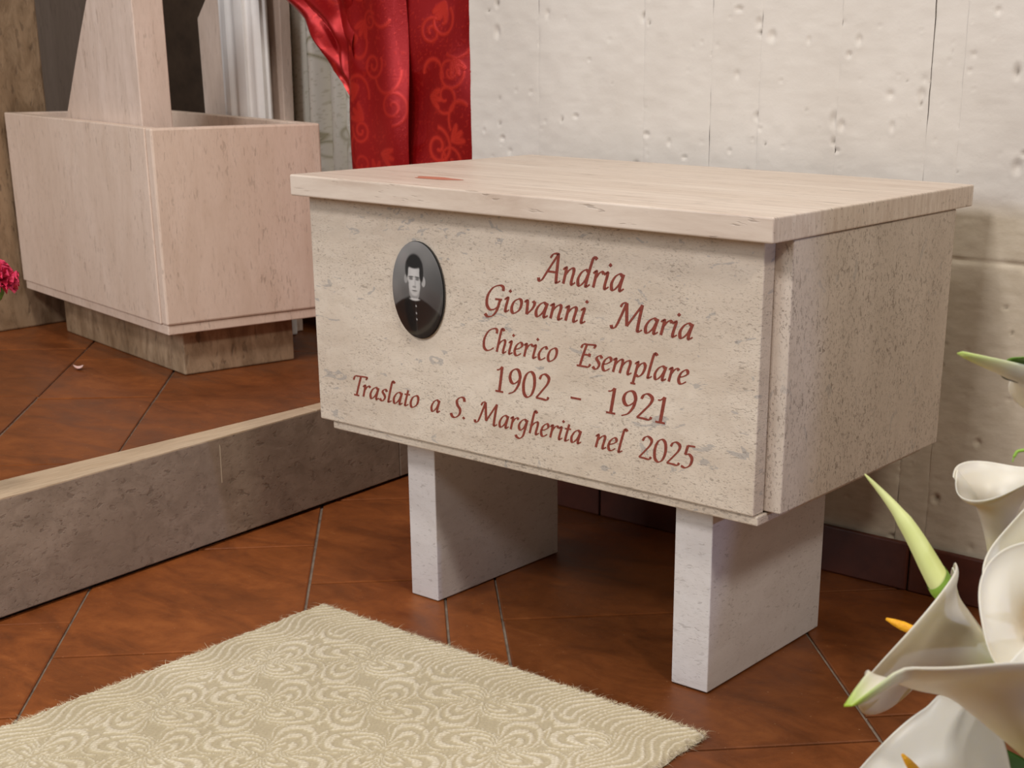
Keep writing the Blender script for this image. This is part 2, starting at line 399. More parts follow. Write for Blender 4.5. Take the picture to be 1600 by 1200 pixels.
# ---- lettering: broad-nib strokes
G = {
 'n': (.52, [[(0, .48), (.06, .57), (.1, .5), (.09, 0)], [(.09, .28), (.2, .48), (.32, .57), (.38, .47), (.36, .12), (.4, .0), (.5, .09)]]),
 'm': (.83, [[(0, .48), (.06, .57), (.1, .5), (.09, 0)], [(.09, .28), (.2, .48), (.31, .57), (.37, .47), (.35, 0)], [(.36, .28), (.47, .48), (.6, .57), (.67, .47), (.65, .12), (.69, 0), (.79, .09)]]),
 'i': (.25, [[(0, .47), (.07, .57), (.11, .5), (.09, .12), (.13, 0), (.23, .09)], '.', (.14, .83)]),
 'l': (.27, [[(.25, .96), (.18, 1.03), (.12, .95), (.09, .12), (.13, 0), (.23, .09)]]),
 'a': (.49, [[(.36, .5), (.25, .57), (.12, .47), (.04, .24), (.08, .03), (.17, .02), (.3, .22), (.37, .5)], [(.385, .57), (.345, .12), (.385, 0), (.48, .09)]]),
 'd': (.51, [[(.36, .5), (.25, .57), (.12, .47), (.04, .24), (.08, .03), (.17, .02), (.3, .22), (.37, .5)], [(.56, .97), (.47, 1.03), (.41, .92), (.345, .12), (.385, 0), (.48, .09)]]),
 'c': (.37, [[(.33, .47), (.26, .57), (.13, .48), (.04, .24), (.09, .02), (.19, 0), (.33, .11)]]),
 'e': (.38, [[(.07, .25), (.2, .31), (.31, .42), (.29, .54), (.2, .57), (.08, .43), (.04, .2), (.1, .02), (.2, 0), (.33, .11)]]),
 'o': (.45, [[(.23, .57), (.09, .45), (.04, .22), (.09, .02), (.19, 0), (.33, .14), (.37, .36), (.33, .53), (.23, .57)]]),
 'r': (.36, [[(0, .48), (.06, .57), (.1, .5), (.09, 0)], [(.09, .28), (.19, .5), (.28, .57), (.36, .51)]]),
 's': (.33, [[(.3, .48), (.22, .57), (.12, .53), (.1, .42), (.2, .3), (.25, .17), (.19, .02), (.1, 0), (.01, .08)]]),
 't': (.29, [[(.14, .76), (.1, .12), (.14, 0), (.26, .09)], [(.0, .54), (.26, .56)]]),
 'v': (.42, [[(0, .48), (.06, .57), (.11, .48), (.16, .02)], [(.16, .02), (.32, .26), (.37, .48), (.29, .57)]]),
 'h': (.52, [[(.25, .96), (.18, 1.03), (.12, .95), (.09, 0)], [(.09, .28), (.2, .48), (.32, .57), (.38, .47), (.36, .12), (.4, 0), (.5, .09)]]),
 'p': (.47, [[(0, .48), (.06, .57), (.1, .5), (.08, -.32)], [(-.01, -.33), (.18, -.33)], [(.09, .28), (.2, .5), (.32, .57), (.4, .43), (.36, .15), (.24, 0), (.1, .05)]]),
 'g': (.48, [[(.36, .5), (.25, .57), (.12, .47), (.05, .27), (.1, .09), (.2, .08), (.31, .25), (.37, .5)], [(.385, .57), (.35, .1), (.31, -.2), (.19, -.33), (.05, -.3), (-.02, -.2)]]),
 'A': (.72, [[(-.1, .1), (-.06, 0), (.04, .04), (.18, .36), (.46, 1.0)], [(.2, .84), (.28, .98), (.42, 1.0), (.47, .9), (.55, .1), (.6, 0), (.7, .08)], [(.17, .36), (.51, .36)]]),
 'G': (.7, [[(.6, .8), (.56, .96), (.42, 1.0), (.2, .88), (.06, .56), (.08, .2), (.22, .0), (.4, .03), (.52, .16)], [(.36, .44), (.62, .45)], [(.55, .44), (.5, .0), (.38, -.24), (.2, -.3), (.08, -.2)]]),
 'M': (1.0, [[(-.12, .1), (-.07, 0), (.04, .05), (.13, .4), (.24, 1.0)], [(.06, .82), (.12, .97), (.24, 1.0)], [(.24, 1.0), (.42, .14)], [(.42, .14), (.78, 1.0)], [(.78, 1.0), (.8, .15), (.85, 0), (.96, .08)]]),
 'C': (.58, [[(.55, .8), (.52, .96), (.4, 1.0), (.18, .86), (.05, .5), (.09, .14), (.22, 0), (.38, .03), (.53, .16)]]),
 'E': (.6, [[(.22, .96), (.16, .5), (.12, .02)], [(.02, .78), (.08, .94), (.25, .96), (.54, .97), (.53, .84)], [(.17, .52), (.42, .53)], [(.41, .6), (.41, .46)], [(.0, .02), (.3, .02), (.46, .03), (.52, .16)]]),
 'T': (.5, [[(.0, .74), (.05, .93), (.2, .96), (.62, .97), (.61, .84)], [(.34, .96), (.3, .5), (.27, .02)], [(.14, .01), (.4, .01)]]),
 'S': (.5, [[(.48, .82), (.42, .98), (.28, .99), (.16, .82), (.22, .6), (.36, .42), (.37, .18), (.24, .01), (.1, .02), (.01, .17)]]),
 '1': (.5, [[(.06, .84), (.16, .88), (.25, 1.0)], [(.25, 1.0), (.25, 0)], [(.1, .01), (.4, .01)]]),
 '9': (.52, [[(.44, .66), (.37, .94), (.24, 1.0), (.1, .88), (.06, .66), (.14, .46), (.27, .44), (.44, .66)], [(.44, .68), (.41, .4), (.28, .12), (.08, -.01)]]),
 '0': (.52, [[(.26, 1.0), (.11, .86), (.05, .5), (.11, .13), (.25, 0), (.4, .14), (.46, .5), (.4, .87), (.26, 1.0)]]),
 '2': (.5, [[(.07, .78), (.13, .95), (.26, 1.0), (.4, .88), (.38, .66), (.22, .36), (.03, .04)], [(.03, .04), (.2, .04), (.42, .03), (.48, .15)]]),
 '5': (.5, [[(.43, .97), (.16, .96)], [(.16, .96), (.12, .56)], [(.12, .56), (.26, .6), (.39, .44), (.36, .15), (.2, 0), (.04, .04)]]),
 '-': (.3, [[(.02, .36), (.28, .36)]]), '.': (.18, ['.', (.06, .05)]),
}
DIG = '0192 5-'
def letter_polys(ch, nib):
    """list of (left,right) outlines and dots in glyph units"""
    strokes = G[ch][1]; sh = .13 if ch in DIG else .2; out = []; it = iter(range(len(strokes))); i = 0
    na = math.radians(32); nv = np.array([math.cos(na), math.sin(na)])*nib
    while i < len(strokes):
        s = strokes[i]
        if isinstance(s, str):
            c = np.array(strokes[i+1]); c = c+np.array([c[1]*sh, 0]); d = nib*.62
            out.append(np.array([c+(0, -d), c+(d*.95, d*.12), c+(0, d*1.1), c+(-d*.95, -d*.12)])); i += 2; continue
        P = crom(s, 9, closed=(s[0] == s[-1])); P = P+np.stack([P[:, 1]*sh, P[:, 0]*0], -1)
        T = np.gradient(P, axis=0); T /= np.linalg.norm(T, axis=1)[:, None]+1e-9
        N = np.stack([-T[:, 1], T[:, 0]], -1)
        wd = np.sqrt((N@nv)**2+(nib*.36)**2)*.5
        out.append((P+N*wd[:, None], P-N*wd[:, None])); i += 1
    return out
def word(txt, x0, x1, base, cap, Y=.029, nib=.115):
    pen = 0; items = []
    for ch in txt:
        items.append((ch, pen, letter_polys(ch, nib))); pen += G[ch][0]+(.03 if ch in DIG else .02)
    allx = np.concatenate([np.concatenate([np.concatenate(q)[:, 0] if isinstance(q, tuple) else q[:, 0] for q in ps])+p for _, p, ps in items])
    k = (x1-x0)/(allx.max()-allx.min()); off = allx.min()
    for ch, p, ps in items:
        bm = bmesh.new()
        def add(poly_pts):
            return [bm.verts.new((x0+(q[0]+p-off)*k, Y-.0004, base+q[1]*cap)) for q in poly_pts]
        for qi, q in enumerate(ps):
            Y = .029-.00006*qi
            if isinstance(q, tuple):
                A, B = add(q[0]), add(q[1])
                for i in range(len(A)-1): bm.faces.new((A[i], A[i+1], B[i+1], B[i]))
            else: bm.faces.new(add(q))
        ext = bmesh.ops.extrude_face_region(bm, geom=bm.faces[:])
        for v in ext['geom']:
            if isinstance(v, bmesh.types.BMVert): v.co.y += .0007
        link('letter', from_bm('letter', bm), LETTER, ff)
for wd in (('Andria', .434, .575, .5255, .0365), ('Giovanni', .341, .519, .4785, .0335), ('Maria', .552, .679, .4785, .0335),
           ('Chierico', .338, .469, .4225, .031), ('Esemplare', .500, .674, .4225, .031), ('1902', .360, .456, .3685, .035), ('-', .490, .507, .3665, .035),
           ('1921', .548, .641, .3685, .0335), ('Traslato', .081, .216, .3215, .0305), ('a', .237, .257, .3215, .0305), ('S.', .274, .305, .3195, .0305),
           ('Margherita', .319, .509, .3195, .0305), ('nel', .530, .584, .3195, .0305), ('2025', .600, .686, .3175, .030)):
    word(*wd)

# ---- oval portrait
def portrait_mat():
    t = NT('ceramic_photo'); a = t.n('ShaderNodeAttribute', attribute_name='photo'); t.col(a.outputs['Color']); t.rough(.16)
    t.b.inputs['Coat Weight'].default_value = .6; t.b.inputs['Coat Roughness'].default_value = .06
    return t.m
PX, PZ, PA, PB = .2235, .4905, .0485, .0665
nr, na_ = 70, 160
rr = np.linspace(0, 1, nr)[:, None]; aa = np.linspace(0, 2*np.pi, na_, endpoint=False)[None]
U = rr*np.cos(aa); V = rr*np.sin(aa)
dome = .0035+.0045*np.sqrt(np.clip(1-(rr*.96)**2, 0, 1))*np.ones_like(U)
P = np.stack([PX+PA*U, .029-dome, PZ+PB*V], -1)
# painted photo in (x,y) with aspect: x in [-1,1]*PA/PB
X, Y = U*PA/PB*1.0, V
def ell(cx, cy, a, b, soft=.12, rot=0):
    c, s = math.cos(rot), math.sin(rot); dx, dy = X-cx, Y-cy
    d = np.sqrt(((dx*c+dy*s)/a)**2+((-dx*s+dy*c)/b)**2); return 1-sst(1-soft, 1+soft, d)
img = .17+.15*np.clip(Y, -.3, 1)-.10*X+.06*vnoise(X*3+5, Y*3+5, 21)
img = np.clip(img-.16*0, .05, .5)
def put(mask, val):
    global img
    img = img*(1-mask)+val*mask
shoulder = sst(.02, -.04, Y-(-.16-.55*np.abs(X+.05)**1.5-.02)) * np.ones_like(X)
shoulder = np.clip(sst(.03, -.03, Y+.12+.62*np.abs(X+.06)**1.7), 0, 1)
put(shoulder, .035+.03*np.clip(vnoise(X*5, Y*4, 9)+.3, 0, 1))
put(ell(-.05, -.02, .15, .2), .40)                       # neck
put(ell(-.045, .44, .255, .31, .1), .045)                # hair
put(ell(-.29, .22, .05, .09), .40); put(ell(.215, .2, .055, .105), .46)   # ears
face = np.maximum(ell(-.045, .3, .205, .24, .1), ell(-.04, .1, .165, .215, .1))
put(face, .62-.10*sst(.02, .22, np.abs(X+.07))-.06*sst(.1, -.1, Y))
put(ell(-.045, .55, .22, .10, .2), .045); put(ell(.16, .36, .055, .18, .25), .05); put(ell(-.255, .40, .04, .14, .3), .06)
for sx, cx in ((-1, -.135), (1, .045)):
    put(ell(cx, .275, .075, .018, .4, -.06*sx)*.85, .10)  # brow
    put(ell(cx, .235, .055, .026, .5)*.8, .14)            # eye
put(ell(-.015, .15, .026, .11, .7)*.35, .30); put(ell(-.045, .075, .055, .022, .5)*.65, .20)   # nose
put(ell(-.04, -.005, .075, .014, .5)*.85, .16); put(ell(-.04, -.035, .05, .012, .6)*.4, .35)   # mouth
put(ell(-.04, -.135, .1, .02, .8)*.35, .28)
put(ell(-.045, -.175, .135, .038, .4)*(Y < -.165), .62)    # collar
put(np.clip(sst(.02, -.02, Y+.215), 0, 1)*shoulder, .03)
put(sst(.012, .006, np.abs(X+.02))*(Y < -.22)*.5, .09)
for by in (-.32, -.47, -.60): put(ell(-.012, by, .018, .022, .4), .42)
col = np.stack([img**1.25, img**1.25*.96, img**1.25*.92], -1)
pq = link('portrait_plaque', None, None, oss); bpy.data.objects.remove(pq)
bm = bmesh.new(); A = []; B = []
for k in range(96):
    a = 2*math.pi*k/96
    A.append(bm.verts.new((PX+PA*1.0*math.cos(a), .0288, PZ+PB*math.sin(a)))); B.append(bm.verts.new((PX+PA*1.012*math.cos(a), .0262, PZ+PB*1.01*math.sin(a))))
for k in range(96): bm.faces.new((A[k], A[(k+1) % 96], B[(k+1) % 96], B[k]))
bm.faces.new(A); bm.faces.new(B)
plaque = link('portrait_plaque', from_bm('portrait_plaque', bm), plain('ceramic_edge', srgb(60, 58, 55), .25), oss)
plaque['label'] = 'oval ceramic plaque with black and white portrait'
P2 = np.transpose(P, (1, 0, 2)); link('photo_print', grid('photo_print', P2, {'photo': np.transpose(col, (1, 0, 2))}, closed_u=True), portrait_mat(), plaque)

# ================================================================== RUG
RX0, RX1, RY0, RY1 = .068, .762, -1.05, -.040
rug = thing('rug', 'cream woven rug with leaf scroll relief and frayed edges, on terracotta tiles', 'rug', (.41, -.55, 0))
def rug_mat():
    t = NT('cream_wool'); a = t.n('ShaderNodeAttribute', attribute_name='weave'); n = t.noise(t.coord(), 320, 3, .7)
    c = t.ramp(a.outputs['Fac'], [(0, srgb(166, 150, 118)), (.40, srgb(190, 175, 142)), (.75, srgb(218, 205, 178)), (1, srgb(236, 226, 206))])
    c = t.mix(t.math('MULTIPLY', t.ramp(n, [(.4, BW(0)), (.7, BW(1))]), .25), c, srgb(170, 154, 118))
    t.col(c); t.rough(.95); t.bump(n, .4, .002)
    t.b.inputs['Sheen Weight'].default_value = .25; t.b.inputs['Specular IOR Level'].default_value = .15
    return t.m
RUGM = rug_mat()
nx, ny = 380, 540
x = np.linspace(0, 1, nx)[:, None]*np.ones((1, ny)); y = np.linspace(0, 1, ny)[None]*np.ones((nx, 1))
X = RX0+x*(RX1-RX0); Y = RY0+y*(RY1-RY0)
ed = np.minimum(np.minimum(X-RX0, RX1-X), np.minimum(Y-RY0, RY1-Y))
mot = np.zeros_like(X)
px_, py_ = .21, .18
wx = X+.010*vnoise(X*9, Y*9, 31); wy = Y+.010*vnoise(X*9+40, Y*9, 32)
for row in (0, 1):
    cx = (np.floor((wx-RX0)/px_-.5*row)+.5+.5*row)*px_+RX0; cy = (np.round((wy-RY1+.02)/py_-.5*row)+.5*row)*py_+RY1-.02
    dx, dy = wx-cx, wy-cy
    rr_ = np.hypot(dx, dy)+1e-6; th = np.arctan2(dy, dx)
    pet = .098*(.35+.65*np.abs(np.cos(2*th+.35*np.sin(rr_*60)))**.8)
    d = pet-rr_
    band = .5+.5*np.cos(d*2*np.pi/.020)
    mot = np.where(d > 0, np.maximum(mot, band*sst(0, .003, d)), mot)
    stem = np.exp(-((np.abs(np.sin(2*th))*rr_)/.0035)**2)*(d > -.012)
    mot = mot*(1-.8*np.clip(stem, 0, 1))
rib = .5+.5*np.sin((X*1.0+.012*np.sin(Y*50)+.004*np.sin(X*90))*2*np.pi/.0105)
bz = sst(.085, .06, ed)
mot = mot*(1-bz)+bz*sst(.55, .8, rib)*.9
mot = sst(.42, .62, mot+.25*vnoise(X*260, Y*260, 33))
loop = .5+.5*np.sin(X*2*np.pi/.0062+np.pi*(np.floor(Y/.0045) % 2))*np.sin(Y*2*np.pi/.0045)
weave = np.clip(.30+.38*mot+.34*(loop-.5)*(.5+mot)+.22*vnoise(X*400, Y*400, 34)+.15*vnoise(X*12, Y*12, 35), 0, 1)
rag = .0042*(vnoise(X*70, Y*70, 36)+.8*vnoise(X*22, Y*22, 38))
Z = .0085+.0016*mot+.0012*loop+.002*vnoise(X*8, Y*8, 37)
Z = Z*np.sqrt(np.clip(ed/.006, 0.02, 1))+.0005
cxm, cym = (RX0+RX1)/2, (RY0+RY1)/2
fall = np.exp(-ed/.02)
X2 = X+np.sign(X-cxm)*rag*fall*(np.minimum(X-RX0, RX1-X) < .02)*1.6; Y2 = Y+np.sign(Y-cym)*rag*fall*(np.minimum(Y-RY0, RY1-Y) < .02)*1.6
link('woven_field', grid('woven_field', np.stack([X2, Y2, Z], -1), {'weave': weave}), RUGM, rug)
# frayed wool fibres round the edge: nobody could count them
vs, fs = [], []
def fibre(p, d, L, wdt):
    side = Vector((-d.y, d.x, 0)).normalized()*wdt; b = len(vs); n = 4
    cur = random.uniform(-.6, .6); up = random.uniform(-.25, .5)
    for i in range(n+1):
        t = i/n; q = p+d*L*t+Vector((-d.y, d.x, 0))*cur*L*t*t+Vector((0, 0, up*L*t*(1-.8*t)))
        q.z = max(q.z, .0008); ww = side*(1-.8*t); vs.extend([q-ww, q+ww])
        if i: fs.append((b+2*i-2, b+2*i-1, b+2*i+1, b+2*i))
for k in range(9000):
    e = random.random()
    if e < .38: p, d = Vector((random.uniform(RX0, RX1), RY1-.003, random.uniform(.001, .009))), Vector((random.gauss(0, .5), 1, 0))
    elif e < .75: p, d = Vector((RX0+.003, random.uniform(RY0, RY1), random.uniform(.001, .009))), Vector((-1, random.gauss(0, .5), 0))
    else: p, d = Vector((RX1-.003, random.uniform(RY0, RY1), random.uniform(.001, .009))), Vector((1, random.gauss(0, .5), 0))
    fibre(p, d.normalized(), random.uniform(.003, .009) if random.random() < .93 else random.uniform(.01, .022), .00028)
me = bpy.data.meshes.new('fringe'); me.from_pydata([tuple(v) for v in vs], [], fs)
FRM = plain('cream_fibre', srgb(214, 200, 166), .95)
link('fringe', me, FRM, rug, kind='stuff')

# ================================================================== PLANTER AND ALTAR STONES
AN = math.radians(-11.3); EX = Vector((math.cos(AN), math.sin(AN), 0)); EY = Vector((-math.sin(AN), math.cos(AN), 0)); PC = Vector((-.684, .267, 0))
LW = lambda c: PC+EX*c[0]+EY*c[1]+Vector((0, 0, c[2]))
pl = thing('planter', 'long travertine planter box raised on a low stained foot', 'planter', LW((-.35, .17, HP+.001)))
link('front_slab', box('front_slab', -.725, -.0265, 0, .025, .296, .66, .002, fn=LW), TRAV_PLANTER, pl)
link('side_slab', box('side_slab', -.0255, 0, 0.001, .356, .296, .66, .004, fn=LW), TRAV_PLANTER, pl)
link('side_slab', box('side_slab', -.725, -.70, .026, .33, .296, .66, .002, fn=LW), TRAV_PLANTER, pl)
link('back_slab', box('back_slab', -.725, -.0265, .331, .356, .296, .66, .002, fn=LW), TRAV_PLANTER, pl)
link('bottom_slab', box('bottom_slab', -.722, -.004, .004, .352, .277, .2955, .002, fn=LW), TRAV_PLANTER, pl)
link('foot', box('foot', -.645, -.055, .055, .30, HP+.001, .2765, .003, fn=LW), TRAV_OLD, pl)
# tapered upright slab standing in the planter
pw = lambda c: LW((c[0], c[2], c[1]))
single('upright_slab', prism('upright_slab', [(-.69, .297), (-.66, .36), (-.36, .80), (-.10, 1.16), (-.097, 1.16), (-.097, .297)], .03, .092, .002, pw), TRAV_SLAB,
       'thick upright travertine slab with slanted left edge, standing inside the planter', 'slab')
single('upright_slab', prism('upright_slab', [(-.67, HP+.001), (-.68, .86), (-.63, .90), (-.55, 1.0), (-.55, 1.2), (-.29, 1.2), (-.32, HP+.001)], .45, .475, .002, pw), TRAV_SLAB,
       'thin travertine slab behind the white fluted column', 'slab')
single('upright_slab', prism('upright_slab', [(-1.5, HP+.001), (-1.5, 1.2), (-1.12, 1.2), (-1.12, HP+.001)], .38, .44, .002, pw), TRAV_SLAB,
       'shaded lilac-grey slab between brown altar side and slanted slab', 'slab')
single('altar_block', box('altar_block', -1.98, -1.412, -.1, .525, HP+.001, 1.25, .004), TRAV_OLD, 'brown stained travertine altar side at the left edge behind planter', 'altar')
# fluted white column
fl = thing('fluted_column', 'narrow white fluted column behind the planter, left of silver curtain', 'column', LW((-.372, .405, HP+.001)))
prof = []
for k in range(60):
    a = 2*math.pi*k/60; prof.append((-.335+.078*math.cos(a), .402+.036*math.sin(a)))
NF = 120; ring = []
for k in range(NF):
    a = 2*math.pi*k/NF
    r_ = 1-.20*max(0, math.sin(a*8+.6))**.7
    ring.append((-.372+.080*math.cos(a)*r_, .402+.038*math.sin(a)*r_))
bm = bmesh.new(); lo = [bm.verts.new((p[0], p[1], HP+.05)) for p in ring]; hi = [bm.verts.new((p[0], p[1], 1.2)) for p in ring]
for k in range(NF): bm.faces.new((lo[k], lo[(k+1) % NF], hi[(k+1) % NF], hi[k]))
bm.faces.new(lo); bm.faces.new(hi)
for v in bm.verts: v.co = LW(v.co)
link('shaft', from_bm('shaft', bm), WHITE_PL, fl)
link('plinth', box('plinth', -.457, -.287, .361, .443, HP+.001, HP+.05, .004, fn=LW), WHITE_PL, fl)

# ================================================================== CURTAINS
def spiral(X, Z, cx, cz, R, turns=1.6, wdt=.006, flip=1, rot=0):
    dx, dz = (X-cx)*flip, Z-cz; r_ = np.hypot(dx, dz); th = (np.arctan2(dz, dx)+rot) % (2*np.pi)
    best = np.full_like(X, 9.)
    for k in range(int(turns)+2):
        tt = th+2*np.pi*k; rs = R*(.12+.88*tt/(2*np.pi*turns)); best = np.minimum(best, np.where(tt <= 2*np.pi*turns, np.abs(r_-rs), 9))
    return np.exp(-(best/(wdt*.5))**2)
def leaf(X, Z, cx, cz, L, W, rot):
    c, s = math.cos(rot), math.sin(rot); dx, dz = X-cx, Z-cz; a, b = dx*c+dz*s, -dx*s+dz*c
    d = np.abs(b)-W*np.clip(1-(a/L)**2, 0, 1)**.8; return np.exp(-(d/.0035)**2)*(np.abs(a) < L*1.05)+.35*(d < 0)*(np.abs(a) < L)
def cloth_mat(name, base, dark, orn, rough, sheen, metal=0, orough=.25):
    t = NT(name); a = t.n('ShaderNodeAttribute', attribute_name='orn'); n = t.noise(t.coord((30, 30, 400)), 6, 2, .5)
    c = t.mix(t.math('MULTIPLY', n, .3), base, dark); c = t.mix(a.outputs['Fac'], c, orn)
    t.col(c); t.rough(t.math('SUBTRACT', rough, t.math('MULTIPLY', a.outputs['Fac'], rough-orough)))
    t.b.inputs['Sheen Weight'].default_value = sheen; t.b.inputs['Sheen Tint'].default_value = orn; t.b.inputs['Metallic'].default_value = metal
    t.b.inputs['Anisotropic'].default_value = .5
    t.bump(t.math('ADD', t.math('MULTIPLY', a.outputs['Fac'], .8), t.math('MULTIPLY', n, .3)), .35, .0012)
    return t.m
RED = cloth_mat('red_damask', srgb(160, 16, 18), srgb(124, 6, 10), srgb(214, 54, 40), .36, 0, .5, .24)
SILV = cloth_mat('silver_brocade', srgb(246, 242, 230), srgb(232, 226, 210), srgb(176, 168, 134), .34, 0, .2, .25)
red = thing('curtain', 'shiny red satin damask curtain hanging at the edge of the white wall', 'curtain', (-.45, .68, HP+.05))
def ornaments(X, Z, seed, n, x0, x1):
    r_ = np.random.default_rng(seed); o = np.zeros_like(X)
    for k in range(n*2):
        cx, cz = r_.uniform(x0, x1), .52+(.48*(k+.5)/(n*2))+r_.normal(0, .012)
        if k % 3 == 0: o = np.maximum(o, spiral(X, Z, cx, cz, r_.uniform(.018, .036), r_.uniform(1.2, 1.9), .006, r_.choice([-1, 1]), r_.uniform(0, 6)))
        elif k % 3 == 1:
            a0 = r_.uniform(0, 6)
            for j in range(3): o = np.maximum(o, leaf(X, Z, cx+.016*math.cos(j*.55+a0), cz+.016*math.sin(j*.55+a0), .018, .0035, j*.55+a0)*.9)
        else:
            R_ = r_.uniform(.02, .05); d = np.abs(np.hypot(X-cx, (Z-cz)*.8)-R_); th = np.arctan2(Z-cz, X-cx); a0 = r_.uniform(-3, 3)
            o = np.maximum(o, np.exp(-(d/.003)**2)*(np.cos(th-a0) > .2))
    o = np.maximum(o, .35*(vnoise(X*260, Z*260, seed) > .28))
    return np.clip(o*(.55+.9*(vnoise(X*14, Z*14, seed+1)+.5)), 0, 1)
def cloth(fn_x, fn_y, z0, z1, nu, nv, orn):
    u = np.linspace(0, 1, nu)[:, None]*np.ones((1, nv)); zz = np.linspace(z0, z1, nv)[None]*np.ones((nu, 1))
    X = fn_x(u, zz); Y = fn_y(u, zz); return np.stack([X, Y, zz], -1), orn(X, zz)
# right panel
P, o = cloth(lambda u, z: -.45+.225*u+.004*np.sin(z*14), lambda u, z: .672-.006*np.sin(u*3.2)+.010*np.exp(-((z-.78-.25*(u-.5))/.05)**2)*np.sin(u*5)+.004*np.sin(z*20+u*4), .20, 1.15, 90, 420, lambda X, Z: ornaments(X, Z, 3, 9, -.37, -.28))
o2 = np.maximum(o, np.maximum(spiral(P[..., 0], P[..., 2], -.345, .625, .036, 1.6, .008, 1, 2.2), spiral(P[..., 0], P[..., 2], -.352, .832, .026, 1.5, .006, -1, 1)))
link('cloth_panel', grid('cloth_panel', P, {'orn': o2}), RED, red)
# middle panel, in front
P, o = cloth(lambda u, z: -.566+.158*u+.003*np.sin(z*11), lambda u, z: .655-.010*np.sin(u*np.pi)**.7+.003*np.sin(u*9+z*6)+.004*np.sin(z*17), .20, 1.15, 90, 420, lambda X, Z: ornaments(X, Z, 8, 12, -.55, -.42))
link('cloth_panel', grid('cloth_panel', P, {'orn': o*.6}), RED, red)
# gathered swag on the left: its edge falls away to the upper left
def lx(z): return np.interp(z, [.20, .58, .711, .735, .759, .80, .855, .892, 1.15], [-.572, -.574, -.576, -.592, -.617, -.64, -.686, -.735, -.98])
P, o = cloth(lambda u, z: lx(z)+(-.545-lx(z))*u, lambda u, z: .664-.016*np.abs(np.sin((u*2.3+(z-.7)*2.2)*np.pi))*(np.clip((z-.70)/.12, 0, 1))+.006*np.sin(z*60+u*7)*np.clip((z-.70)/.1, 0, 1)-.004*np.sin(u*11-z*22), .70, 1.15, 120, 260, lambda X, Z: ornaments(X, Z, 15, 8, -.70, -.57)*.5)
link('cloth_panel', grid('cloth_panel', P, {'orn': o}), RED, red)
# silver curtain behind
def so(X, Z):
    o = ornaments(X, Z, 21, 16, -.9, -.65); return o*.8
P, o = cloth(lambda u, z: -1.02+.48*u, lambda u, z: .875-.045*np.abs(np.sin(u*np.pi*8.3+.25*np.sin(z*6)))**.7+.006*np.sin(u*30+z*3), HP+.03, 1.2, 200, 420, so)
single('curtain', grid('curtain', P, {'orn': o}), SILV, 'silver grey brocade curtain in vertical folds behind the red curtain', 'curtain')

# ================================================================== CALLA LILIES
def lily_mat():
    t = NT('calla_spathe'); a = t.n('ShaderNodeAttribute', attribute_name='green'); b = t.n('ShaderNodeAttribute', attribute_name='throat')
    n = t.noise(t.coord((1, 1, 1)), 40, 3, .5)
    c = t.mix(t.math('MULTIPLY', n, .3), srgb(212, 205, 190), srgb(200, 191, 170))
    c = t.mix(b.outputs['Fac'], c, srgb(206, 200, 96)); c = t.mix(a.outputs['Fac'], c, srgb(150, 178, 52))
    t.col(c); t.rough(.42); t.b.inputs['Subsurface Weight'].default_value = .35
    t.b.inputs['Subsurface Radius'].default_value = (.006, .005, .003)
    t.b.inputs['Subsurface Scale'].default_value = .6
    return t.m
LILY = lily_mat()
SPADIX = plain('spadix_yellow', srgb(240, 176, 20), .6, srgb(222, 150, 14), 420, .8)
STEM = plain('stem_green', srgb(96, 128, 48), .45, srgb(78, 110, 40), 30)
LEAFM = plain('leaf_green', srgb(58, 92, 30), .35, srgb(34, 62, 22), 14, .15)
LEAFB = plain('leaf_bright_green', srgb(104, 146, 40), .4, srgb(84, 128, 30), 16, .1)
BUDM = plain('bud_yellow_green', srgb(212, 216, 148), .5, srgb(200, 208, 128), 18)
CALYX = plain('bud_base_green', srgb(140, 178, 62), .45, srgb(122, 160, 52), 18)
VASE_C = Vector((1.47, -.40, 0))
def frame(mouth, tip):
    z = Vector(mouth).normalized(); x = Vector(tip); x = (x-z*x.dot(z)).normalized(); y = z.cross(x)
    Mx = Matrix.Identity(3)
    for i, v in enumerate((x, y, z)):
        for k in range(3): Mx[k][i] = v[k]
    return Mx
def spathe(L=.12, R=.045, flare=.5, tail=.03, back=.30, front=.72, seam=.35, power=1.7, wav=.004, droop=.0, seed=0, throat=1.0, r0=.007, tipg=1.0, thu=.55):
    nu, nv = 56, 144
    u = np.linspace(0, 1, nu)[:, None]*np.ones((1, nv)); v = np.linspace(-np.pi-seam, np.pi-.02, nv)[None]*np.ones((nu, 1))
    cb = (1+np.cos(v))/2
    Lv = L*(front+(1-front)*cb+back*cb**3)
    r_ = r0+(R-r0)*u**power
    fl_ = sst(.55, 1.0, u)
    r_ = r_+flare*R*fl_**1.6*(.65+.35*cb)
    z = Lv*u-flare*R*.55*fl_**2.6*(1-.25*cb)
    g = np.exp(-(v/.34)**2)*sst(.82, 1, u)
    r_ = r_+tail*.42*np.exp(-(v/.75)**2)*sst(.5, 1, u)**2+tail*.85*np.exp(-(v/.085)**2)*sst(.88, 1, u)**1.2
    z = z+tail*.15*g-droop*cb*fl_**2
    r_ = r_*(1+.06*(v+np.pi)/(2*np.pi))+wav*np.sin(v*3+seed)*fl_; z = z+wav*1.6*np.sin(v*2+seed*2)*fl_
    P = np.stack([r_*np.cos(v), r_*np.sin(v), z], -1)
    green = np.clip(sst(.16, .0, u)*.9+tipg*np.exp(-(v/.09)**2)*sst(.94, 1, u)*1.2, 0, 1)
    th = np.clip(sst(thu, .05, u)*.55*throat, 0, 1)
    return P, green, th
